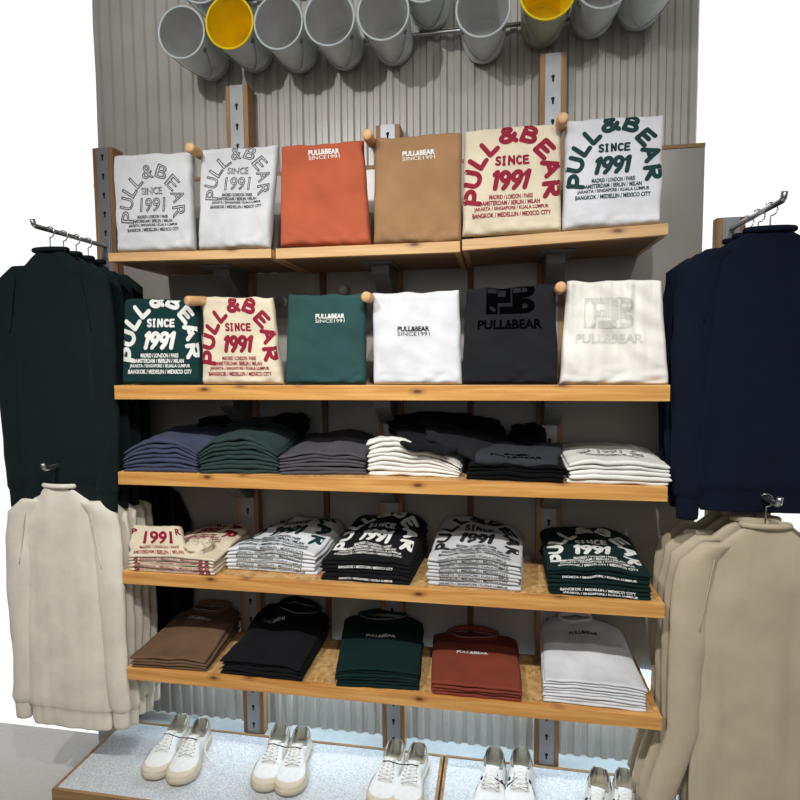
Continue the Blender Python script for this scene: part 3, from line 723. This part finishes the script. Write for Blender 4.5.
# third shelf: black shirts draped over the off-white pile
c = P(432, 430, Y=-.22)
def drape_a(p):
    k = (p.x-(c.x-.10))/.22; k = max(0, min(1.3, k)); p = p.copy(); p.z += .018 - .055*k*max(0, (-p.y-.12)/.2); return p
def slabtee(name, label, q3, t, mat, seed, wr=.006, loc=None):
    """a loose single shirt: centre surface through four 3-D corners, bulged"""
    q3 = [Vector(p) for p in q3]; W = (q3[1]-q3[0]).length; L = (q3[3]-q3[0]).length
    us = samples(W, .012, 26); vs = samples(L, .012, 26)
    nrm = (q3[1]-q3[0]).cross(q3[3]-q3[0]).normalized()
    def pt(u, v, s):
        kk = edge(min(u, 1-u)*W, .012)*edge(min(v, 1-v)*L, .012)
        p = bil(q3, u, v) + nrm*(wr*2.2*fbm(u*2.5+seed, v*2.5, 0)+wr*fbm(u*6+seed, v*6+u*4, 2))
        p += Vector((.014*fbm(v*4, seed, 1)*(2*u-1), .014*fbm(u*4, seed, 5)*(1-2*v), 0))
        return p + nrm*s*t/2*kk
    m = MB(); m.grid([[pt(u, v, 1) for u in us] for v in vs]); m.grid([[pt(u, v, -1) for u in us] for v in reversed(vs)])
    b = (q3[0]+q3[1]+q3[2]+q3[3])/4
    r = thing(name, label, 't-shirt', (b.x, b.y, min(p.z for p in q3)-t/2)); m.build('cloth', mat, r, merge=.0002); return r, pt
slabtee('draped_tshirt', 'black t-shirt draped over the off-white pile, hanging down its front', [P(404, 445, Y=-.385), P(446, 455, Y=-.385), P(505, 432, Y=-.08), P(384, 418, Y=-.10)], .020, FB['black'], 51, .004)
slabtee('draped_tshirt', 'faded black t-shirt lying across the off-white pile towards the black pile', [P(430, 440, Y=-.34), P(482, 464, Y=-.34), P(512, 436, Y=-.12), P(420, 420, Y=-.18)], .022, FB['ashblack'], 52, .005)
crumple('crumpled_heap', 'long black crumpled t-shirt heaped behind the off-white pile', P(432, 425, Y=-.11), (.155, .045, .045), FB['jetblack'], 53, .25)
crumple('crumpled_heap', 'black crumpled t-shirt heaped behind the off-white pile, its right half', P(470, 430, Y=-.12), (.11, .05, .050), FB['jetblack'], 54, .25)
crumple('crumpled_heap', 'round bunched black t-shirt on the black pile, third shelf', P(527, 438, Y=-.14), (.062, .055, .050), FB['jetblack'], 55, .2)
# tilted top shirt of the black pile, with faint lettering
fa, fb2, fc, fd = P(475, 461, Y=-.385), P(557, 467, Y=-.385), P(562, 446, Y=-.15), P(478, 443, Y=-.15)
r_, pt_ = slabtee('folded_tshirt', 'faded black t-shirt with tonal lettering on top of the black pile, third shelf', [fa, fb2, fc, fd], .030, FB['inkgrey'], 56, .004)
dd = Design(); dd.put('PULL&BEAR', 0, -.01, .62, .055, weight=.03); dd.put('PB', .0, .07, .3, .05, weight=.06)
print_mesh(dd, lambda x, y: pt_(min(max(.5+x, 0), 1), .06+max(y+.04, 0)*1.6, 1)+Vector((0, -.001, .001)), 'print', INK['ghost'], r_)
# back rows: black lumps stand in for shade on the blue and green piles
crumple('crumpled_heap', 'black lump added as shade on the back of the slate blue pile', P(222, 426, Y=-.10), (.10, .045, .040), FB['jetblack'], 57, .2)
crumple('crumpled_heap', 'black lump added as shade behind the third shelf dark green pile', P(290, 425, Y=-.11), (.075, .05, .045), FB['jetblack'], 58, .2)
# the rolled cream shirt on the fourth shelf
qa = [P(129, 558, Y=-.385), P(190, 560, Y=-.385), P(182, 527, Y=-.28), P(134, 527, Y=-.28)]
r_, pt_ = slabtee('folded_tshirt', 'loosely refolded cream t-shirt on top of the cream printed pile', qa, .040, FB['cream'], 59, .004)
dd = Design(); dd.put('1991', .04, .30, .56, .26, shear=.15, weight=.05); dd.put(CITIES[0], .05, .10, .68, .06, weight=.03); dd.put(CITIES[1], .02, .01, .86, .06, weight=.03)
dd.put('P', -.42, .42, .12, .12, weight=.06); dd.put('R', .43, .42, .10, .14, weight=.06)
print_mesh(dd, lambda x, y: pt_(min(max(.5+x, 0), 1), min(max(.10+y*1.55, 0), 1), 1)+Vector((0, -.0015, .0005)), 'print', INK['maroon'], r_)
crumple('crumpled_heap', 'rolled sleeve end of a cream t-shirt bunched beside the refolded one', P(199, 550, Y=-.33), (.045, .05, .034), FB['cream'], 60, .35)

# ================================================================== HANGING GARMENTS
def garment(cx, y, zn, out, length, mat, label, grp, seed, slv=.86, body=.225, tube_z=None, flare=0, thin=1.0):
    t = thing('hanging_sweatshirt', label, 'sweatshirt', (cx, y, zn-length), grp)
    th = .0165*thin; fl = lambda z: flare*max(0, min(1, (.56-z)/.25))
    prof = [(0, body*.93, 1.0), (.02, body*.97, 1.1), (.075, body*.97, 1.15), (.085, body*1.04, 1.35), (.2, body*1.05, 1.3), (.4, body*1.03, 1.2), (.62, body*1.0, 1.2), (.76, body*.99, 1.25), (.86, body*.97, 1.2), (.91, body*.86, 1.1), (.945, body*.68, 1.05), (.975, body*.48, 1.0), (1.0, body*.30, 1.0)]
    rows = []
    P2 = []
    for a, b in zip(prof, prof[1:]):
        for s in range(3): f = s/3; P2.append(tuple(a[i]+(b[i]-a[i])*f for i in range(3)))
    P2.append(prof[-1])
    for f, w, d in P2:
        z = zn-length+length*f; row = []
        for k in range(64):
            a = 2*PI*k/64; c, s = math.cos(a), math.sin(a)
            x = w*math.copysign(abs(c)**.8, c)
            fold = .011*fbm(x*15+seed, z*1.5, seed)+.007*fbm(x*32, z*2.5, seed*2.)
            yy = th*d*math.copysign(abs(s)**.6, s)+fold*(1-f*.4)
            row.append((cx+x+.006*fbm(z*5, seed, 3), y+yy, z))
        rows.append(row)
    m = MB(); m.grid(rows, closed_u=True); nb = len(m.v)
    m.f.append(tuple(nb-64+k for k in range(64))); m.m.append(0); m.f.append(tuple(63-k for k in range(64))); m.m.append(0)
    m.build('body', mat, t)
    for s in (-1, 1):
        zs = zn-length*.12; ze = zn-slv*.97
        path = [Vector((cx+s*body*.70, y, zn-length*.055)), Vector((cx+s*body*.98, y, zs+.01)), Vector((cx+s*(out-.062), y, zs-.10)), Vector((cx+s*(out-.052), y-.004, zs-.28)), Vector((cx+s*(out-.050), y, zs-.46)), Vector((cx+s*(out-.055), y, ze+.07)), Vector((cx+s*(out-.055), y, ze+.05))]
        rad = [.045, .062, .060, .055, .050, .046, .034]
        dense = []; rs = []
        for i in range(len(path)-1):
            for q in range(5):
                f = q/5; p = path[i].lerp(path[i+1], f); p.x += .006*fbm(p.z*9, seed, s) + s*fl(p.z); dense.append(p)
                rs.append((rad[i]+(rad[i+1]-rad[i])*f)*(1+.10*fbm(p.z*14, seed+s, 1)))
        path[-1].x += s*fl(path[-1].z); dense.append(path[-1]); rs.append(rad[-1])
        m = MB(); rows = []
        for p, r in zip(dense, rs):
            rows.append([(p.x+r*math.cos(2*PI*k/20), p.y+min(r, .05)*.45*thin*math.sin(2*PI*k/20)+.004*fbm(k, p.z*4, seed), p.z+ (0 if p is not dense[0] else 0)) for k in range(20)])
        m.grid(rows, closed_u=True); m.f.append(tuple(range(20))); m.m.append(0)
        slo = m.build('sleeve', mat, t)
        c0 = dense[-1]; rows = []
        for dz, r in ((0.002, .036), (-.01, .034), (-.05, .033), (-.062, .031), (-.064, .026)):
            rows.append([(c0.x+r*math.cos(2*PI*k/20), c0.y+r*.55*math.sin(2*PI*k/20), c0.z+dz) for k in range(20)])
        m = MB(); m.grid(rows, closed_u=True); m.f.append(tuple(len(m.v)-20+k for k in range(20))); m.m.append(0)
        m.build('cuff', mat, slo)
    # drop-shoulder seam
        sx = s*body*.985
        m = MB(); m.tube([(cx+sx*(.80+.2*k/8), y-th*1.18-.003, zn-length*(.10+.22*k/8)) for k in range(9)], .0022, 6); m.build('shoulder_seam', mat, t)
    # ribbed neck
    m = MB(); m.tube([(cx+.066*math.cos(2*PI*k/24), y+.022*math.sin(2*PI*k/24), zn+.004) for k in range(25)], .009, 8, caps=False); m.build('collar', mat, t)
    # the hanger that carries it
    if tube_z:
        h = thing('clothes_hanger', 'hanger of the '+label.replace('hanging ', ''), 'hanger', (cx, y, zn-.02), 'garment hangers')
        m = MB(); hk = [Vector((cx, y, zn-.03)), Vector((cx, y, tube_z-.028))]
        for k in range(9):
            a = -PI/2+PI*1.25*k/8; hk.append(Vector((cx+.019*math.cos(a), y, tube_z-.0065+.0195*math.sin(a))))
        m.tube(hk, .0022, 8); m.build('hook', M['chrome'], h)
        m = MB(); m.tube([(cx+f*body*.7, y, zn-.035-abs(f)*.05) for f in (-1, -.5, 0, .5, 1)], .007, 8); m.build('shoulder_bar', M['hookblack'], h)
    return t
def rail_arm(x, z, y1, label):
    t = thing('garment_rail', label, 'rail', (x, -.072, z), 'garment rails')
    MB().tube([(x, -.074, z), (x, y1, z), (x, y1-.006, z+.004), (x, y1-.012, z+.022)], .009, 10).build('steel_tube', M['chrome'], t)
    boxo('mounting_plate', M['steel'], x-.02, x+.02, -.076, -.0722, z-.05, z+.03, t)
LX, RX = -1.285, 1.108
rail_arm(LX, 2.20, -.44, 'steel garment rail on the left end post carrying dark green sweatshirts')
rail_arm(LX, 1.34, -.45, 'steel garment rail on the left end post carrying oatmeal and black sweatshirts')
rail_arm(RX, 2.16, -.43, 'steel garment rail on the right end post carrying navy sweatshirts')
rail_arm(RX, 1.30, -.47, 'steel garment rail on the right end post carrying sand sweatshirts')
PLACE = ['frontmost', 'second from the front', 'third from the front', 'fourth from the front', 'fifth from the front', 'rearmost']
for i, (y, o_) in enumerate(((-.375, .246), (-.31, .244), (-.245, .242), (-.18, .24))):
    garment(LX, y, 2.125-.004*i, o_, .92, FB['jacketgreen'], 'hanging dark green sweatshirt at upper left, %s of four' % PLACE[i], 'dark green sweatshirts', 60+i, slv=.97, body=.17, tube_z=2.2)
for i, (y, o_) in enumerate(((-.385, .248), (-.335, .246), (-.285, .244), (-.235, .242), (-.185, .240))):
    garment(LX, y, 1.262-.003*i, o_, .93, FB['oat'], 'hanging oatmeal sweatshirt at lower left, %s of five' % PLACE[i], 'oatmeal sweatshirts', 70+i, slv=.93+.015*(i % 2), body=.175, tube_z=1.34, flare=.03)
for i, (y, o_) in enumerate(((-.125, .24), (-.052, .325))):
    garment(LX, y, 1.262, o_, .90, FB['jetblack'], 'hanging black sweatshirt behind the oatmeal ones, %s' % ('nearer the front' if i == 0 else 'against the wall'), 'black sweatshirts', 80+i, slv=.90, body=.17+.05*i, tube_z=1.34, thin=1-.35*i)
for i, (y, o_) in enumerate(((-.36, .262), (-.28, .26), (-.20, .258))):
    garment(RX, y, 2.09, o_, .84, FB['jacketnavy'], 'hanging navy sweatshirt at upper right, %s of three' % PLACE[i], 'navy sweatshirts', 90+i, slv=.885-.02*i, body=.185, tube_z=2.16)
for i, (y, o_) in enumerate(((-.40, .262), (-.33, .262), (-.26, .262), (-.19, .260))):
    garment(RX, y, 1.215, o_, 1.03, FB['sand'], 'hanging sand sweatshirt at lower right, %s of four' % PLACE[i], 'sand sweatshirts', 100+i, slv=1.04, body=.185, tube_z=1.30, flare=.075)
# ================================================================== SNEAKERS
FB['canvas'] = plain('white_leather', (226, 227, 226), .5, 0, .05, 60, .4)
FB['sole'] = plain('beige_rubber', (212, 201, 180), .6, 0, 0, 30, .3)
FB['suede'] = plain('pale_suede', (196, 190, 180), .9, 0, .2, 120, .1)
FB['lining'] = plain('beige_lining', (150, 142, 126), .95, 0, .2, 200, .1)
FB['lace'] = plain('white_lace', (232, 232, 230), .85, 0, .2, 300, .1)
FB['bluetab'] = plain('navy_tab', (30, 38, 58), .7)
FB['whitesole'] = plain('off_white_rubber', (214, 210, 200), .6, 0, 0, 30, .3)
SL = .275
def half_w(s, side):
    """outline half width, s 0 heel .. 1 toe; side +1 outer, -1 inner"""
    pts = [(0, .0), (.015, .020), (.05, .031), (.12, .035), (.3, .033), (.45, .033), (.6, .041), (.72, .046), (.82, .046), (.9, .0415), (.955, .032), (.985, .019), (1, 0)]
    pts = [(a, b*1.2) for a, b in pts]
    for (a, x), (b, y) in zip(pts, pts[1:]):
        if a <= s <= b:
            f = (s-a)/(b-a); w = x+(y-x)*f; break
    else: w = 0
    if side < 0: w *= 1-.13*math.exp(-((s-.42)/.13)**2)
    else: w *= 1+.05*math.exp(-((s-.62)/.2)**2)
    return w
def toe_y(s): return SL*(.5-s)
def outline(scale=0.0, n=48):
    pts = []
    for k in range(n):
        a = 2*PI*k/n; s = .5-.5*math.cos(a); side = 1 if a < PI else -1
        s = min(max(s, .0), 1)
        w = half_w(s, side)+scale*(1 if 0.02 < s < .98 else .3)
        pts.append((side*w - .006*math.sin(PI*s)*0 + .008*(s-.5)*1.0, toe_y(s)-(scale if s > .97 else -scale if s < .03 else 0)))
    return pts
def sneaker(mirror, kind):
    t = thing('sneaker', 'x', 'shoe', (0, 0, 0))
    mx = -1 if mirror else 1
    sole_m, cap_m = (FB['sole'], FB['sole']) if kind == 0 else (FB['whitesole'], FB['canvas'])
    fx = lambda p: (p[0]*mx, p[1], p[2])
    rows = []
    for z, sc_ in ((.0, -.004), (.003, .001), (.010, .004), (.024, .0045), (.030, .003), (.032, -.001)):
        rows.append([fx((x, y, z+(.006*max(0, (-y/SL-.25))*4 if z < .005 else 0)+(.004 if z > .02 and y > .06 else 0))) for x, y in outline(sc_)])
    m = MB(); m.grid(rows, closed_u=True); n = 48
    m.f.append(tuple(range(n))); m.m.append(0); m.f.append(tuple(len(m.v)-n+k for k in range(n))); m.m.append(0)
    m.build('sole', sole_m, t)
    def prof(s):  # ridge height and wall height above the ground
        ridge = [(0, .084), (.05, .090), (.2, .070), (.33, .070), (.42, .082), (.55, .074), (.7, .060), (.82, .052), (.92, .047), (.98, .038), (1, .030)]
        for (a, x), (b, y) in zip(ridge, ridge[1:]):
            if a <= s <= b: return x+(y-x)*(s-a)/(b-a)
        return .03
    def up(s, a):   # a 0..PI across; returns point of the outer upper surface
        c, q = math.cos(a), math.sin(a); side = 1 if c >= 0 else -1
        w = half_w(s, side); h = prof(s)
        k = math.copysign(abs(c)**(.62 if s < .4 else .8), c)
        z = .030+(h-.030)*q**(.55 if s > .5 else .42)
        inw = 1-.16*((z-.03)/.055)*(1 if s < .6 else .5)*abs(c)**0.0*(.9)
        return Vector(((w*abs(k)*side*inw+.008*(s-.5))*mx, toe_y(s)+(.006*(z-.03)/.05 if s < .1 else 0), z))
    ss = [0, .004, .015, .04, .08]+[.08+.42*k/14 for k in range(1, 15)]+[.5+.44*k/16 for k in range(1, 17)]+[.965, .985, .996, 1]
    NA = 28
    # upper with collar opening: in the opening the roof folds down to the insole
    m = MB(); rows = []; so, s1 = .03, .35; low = set()
    for s in ss:
        row = []
        for k in range(NA+1):
            a = PI*k/NA; p = up(s, a)
            if so < s < s1:
                e = min((s-so)/.05, (s1-s)/.07, 1); lim = .80*math.sqrt(max(e, 0)); c = abs(math.cos(a))
                if c < lim: p.z = .036+.004*(c/lim); p.x *= 1.0 if c > lim*.8 else .95; low.add(len(rows)*(NA+1)+k)
            row.append(p)
        rows.append(row)
    m.grid(rows)
    mats = []
    for f in m.f:
        pz = sum(m.v[i][2] for i in f)/4; s = .5-sum(m.v[i][1] for i in f)/4/SL
        mn = min(m.v[i][2] for i in f)
        mats.append(1 if any(i in low for i in f) else 0)
    m.m = mats
    m.build('upper', [FB['canvas'], FB['lining']], t)
    # padded collar
    pts = []
    for k in range(41):
        q = k/40; s = so+.012+(s1-so-.02)*(.5-.5*math.cos(2*PI*q)); sd = 1 if q < .5 else -1
        e = min((s-so)/.05, (s1-s)/.07, 1); lim = .80*math.sqrt(max(e, 0.02)); p = up(s, math.acos(sd*lim)); pts.append(p+Vector((0, 0, .0)))
    MB().tube(pts, .0038, 8, caps=False).build('collar_padding', FB['lining'], t)
    def patch(name, mat, s0, s1_, a0, a1, off=.0018, ns=16, na=14, thick=True):
        rows = []
        for j in range(ns+1):
            s = s0+(s1_-s0)*j/ns; row = []
            lo, hi = (a0(s), a1(s)) if callable(a0) else (a0, a1)
            for i in range(na+1):
                a = lo+(hi-lo)*i/na; p = up(s, a)
                row.append(Vector((p.x*(1+off/.04), p.y - (off if s > .9 else 0), p.z+off*.8)))
            rows.append(row)
        return rows
    # mudguard round the toe (beige) : both flanks and the tip
    m = MB()
    def lim(s): return (.15+.25*max(0, (s-.52)/.2)) if s < .72 else PI/2-(PI/2-.40)*math.sqrt(max(0, 1-((s-.72)/.215)**2))
    m.grid(patch('', None, .52, .999, lambda s: 0.0, lambda s: min(lim(s), PI/2), ns=30))
    m.grid(patch('', None, .52, .999, lambda s: PI-min(lim(s), PI/2), lambda s: PI, ns=30))
    m.build('toe_cap', cap_m, t)
    for lo_, hi_ in ((.02, .95), (PI-.95, PI-.02)):
        m = MB(); m.grid(patch('', None, .012, .16, lo_, hi_)); m.build('heel_panel', FB['suede'] if kind == 0 else FB['bluetab'], t)
    # eyestays and tongue
    for s_ in (0, 1):
        a0, a1 = (1.02, 1.30) if s_ == 0 else (PI-1.30, PI-1.02)
        m = MB(); m.grid(patch('', None, .35, .70, a0, a1, off=.003, na=5)); m.build('eyestay', FB['canvas'] if kind == 0 else FB['suede'], t)
    rows = []
    for j in range(12):
        s = .62-.26*j/11; wd = .015+.009*j/11; row = []
        for i in range(9):
            x = -wd+2*wd*i/8; h = prof(s)+.003 if s > .40 else .083
            row.append(Vector(((x+.008*(s-.5))*mx, toe_y(s)+.0, h-.10*abs(x)**1.3*4 )))
        rows.append(row)
    m = MB(); m.grid(rows); m.build('tongue', FB['suede'] if kind == 0 else FB['canvas'], t, thick=.004)
    m = MB()
    for j in range(6):
        s = .40+.050*j; zz = prof(s)
        for sg in (1, -1):
            p = up(s, PI/2+sg*.40); q = up(s+.047, PI/2-sg*.40); mid = (p+q)/2
            m.tube([p+Vector((0, 0, .002)), p.lerp(mid, .4)+Vector((0, 0, .0065)), mid+Vector((0, 0, .0075+.002*sg)), mid.lerp(q, .6)+Vector((0, 0, .0065)), q+Vector((0, 0, .002))], .0031, 6)
    m.build('laces', FB['lace'], t)
    m = MB()
    for j in range(6):
        s = .40+.050*j
        for sg in (1, -1):
            p = up(s, PI/2+sg*.46); m.tube([p+Vector((0, 0, .002)), p+Vector((0, 0, .0045))], .0024, 8)
    m.build('eyelets', FB['lining'] if kind == 0 else FB['bluetab'], t)
    if kind == 1:
        for sg in (1, -1):
            p = up(.52, PI/2+sg*.98); q = up(.56, PI/2+sg*1.0)
            MB().tube([p+Vector((sg*-.0*mx, 0, .003)), q+Vector((0, 0, .003))], .004, 6).build('side_tab', FB['bluetab'], t)
    return t
protos = {(mi, k): sneaker(mi, k) for mi in (False, True) for k in (0, 1)}
used = set()
def place(mi, kind, heel_px, toe_px, heel_z, label, grp):
    h = P(*heel_px, Z=PZ+heel_z); tpt = P(*toe_px, Z=PZ+.02)
    d = Vector((tpt.x-h.x, tpt.y-h.y, 0)).normalized(); c = Vector((h.x, h.y, 0))+d*(SL*.47)
    key = (mi, kind); o = protos[key] if key not in used else copy_tree(protos[key]); used.add(key)
    o.location = (c.x, c.y, PZ-.0005); o.rotation_euler = (0, 0, math.atan2(d.x, -d.y)); tag(o, label, 'shoe', grp)
    return o
SH = [((182, 717), (146, 783), (201, 721), (175, 789), 0, 'the leftmost pair'),
      ((282, 726), (258, 797), (301, 729), (286, 802), 0, 'the second pair from left'),
      ((397, 742), (374, 818), (418, 745), (402, 822), 0, 'the middle pair'),
      ((496, 750), (484, 832), (520.5, 750), (520, 832), 1, 'the fourth pair from left'),
      ((601, 771), (590, 858), (624, 771), (628, 858), 1, 'the rightmost pair')]
for hl, tl, hr, tr, kind, where in SH:
    w = 'white sneaker with beige toe cap' if kind == 0 else 'white sneaker with navy heel tabs'
    a = place(False, kind, hl, tl, .080, '%s, left shoe of %s' % (w, where), 'sneakers'); b = place(True, kind, hr, tr, .080, '%s, right shoe of %s' % (w, where), 'sneakers')
    # the black loop that ties the pair together through the laces
    bpy.context.view_layer.update()
    pa = Vector(a.location)+Vector((.0, .012, .086)); pb = Vector(b.location)+Vector((.0, .012, .086))
    m = MB()
    if kind == 0:
        m.tube([pa+Vector((-.022, 0, -.002)), pa+Vector((0, -.004, .004)), (pa+pb)/2+Vector((0, -.004, -.003)), pb+Vector((0, -.004, .004)), pb+Vector((.022, 0, -.002))], .0018, 6)
    else:
        md = (pa+pb)/2
        m.tube([pa+Vector((.010, -.03, -.006)), md+Vector((-.006, -.04, -.025)), md+Vector((0, -.045, -.04)), md+Vector((.006, -.04, -.025)), pb+Vector((-.010, -.03, -.006))], .0022, 6)
    o = m.build('security_cord', M['hookblack']); tag(o, 'black cord tying together %s' % where, 'cord', 'cords between shoes')
# a loose lace end trailing from the first pair
p0 = P(207, 728, Z=PZ+.06); pts = [p0, P(204, 742, Z=PZ+.045), P(205, 752, Z=PZ+.025), P(209, 759, Z=PZ+.006), P(215, 766, Z=PZ+.004)]
tag(MB().tube(pts, .0024, 6).build('loose_shoelace', FB['lace']), 'loose white shoelace trailing onto the carpet beside the leftmost pair', 'shoelace')

# ================================================================== LIGHT
def spot(name, loc, target, power, size=80, blend=.9, rad=.03, col=(1, .98, .95)):
    ld = bpy.data.lights.new(name, 'SPOT'); ld.energy = power; ld.spot_size = math.radians(size); ld.spot_blend = blend
    ld.shadow_soft_size = rad; ld.color = col
    o = bpy.data.objects.new(name, ld); C.objects.link(o); o.location = loc
    o.rotation_euler = (Vector(target)-Vector(loc)).to_track_quat('-Z', 'Y').to_euler(); return o
def area(name, loc, target, power, sx, sy_, col=(1, 1, 1)):
    ld = bpy.data.lights.new(name, 'AREA'); ld.energy = power; ld.shape = 'RECTANGLE'; ld.size = sx; ld.size_y = sy_; ld.color = col
    o = bpy.data.objects.new(name, ld); C.objects.link(o); o.location = loc
    o.rotation_euler = (Vector(target)-Vector(loc)).to_track_quat('-Z', 'Y').to_euler(); return o
spot('aimed_spot', (-1.1, -2.25, 3.3), (-.55, -.2, .1), 250, 84)
spot('aimed_spot', (.45, -2.25, 3.3), (.15, -.2, .1), 235, 84)
spot('aimed_spot', (1.25, -2.75, 3.3), (.6, -.2, 1.3), 75, 84)
spot('aimed_spot', (-.9, -2.9, 3.25), (-.35, 0, 3.12), 185, 54)  # added fill spot, brightens the pails and upper left wall
area('overhead_fill', (0, -1.9, 3.38), (0, -.3, 1.7), 32, 2.6, .9)  # added soft fill from above, not a known ceiling fixture
area('front_fill', (.2, -4.3, 2.3), (.0, 0, 1.3), 20, 3.2, 1.8)  # added frontal fill behind the camera, lifts shelf interiors and garment fronts
# cool LED strip tucked under the wall panel, washing the corrugated sheet
t = MB().box(-1.36, 1.03, -.060, -.036, .528, .540).build('led_strip', emit('led_cool', (190, 226, 255), 2), smooth=False)
tag(t, 'cool white led strip under the grey panel behind the lowest shelf', 'light strip')
area('led_light', (-.165, -.066, .525), (-.165, .03, .2), 13, 2.3, .02, (.74, .89, 1))

w = bpy.data.worlds.new('world'); sc.world = w; w.use_nodes = True
bg = w.node_tree.nodes['Background']; bg.inputs[0].default_value = (1, 1, 1, 1); bg.inputs[1].default_value = 1.6
sc.view_settings.view_transform = 'Standard'; sc.view_settings.look = 'None'; sc.view_settings.gamma = 1; sc.view_settings.exposure = -.52
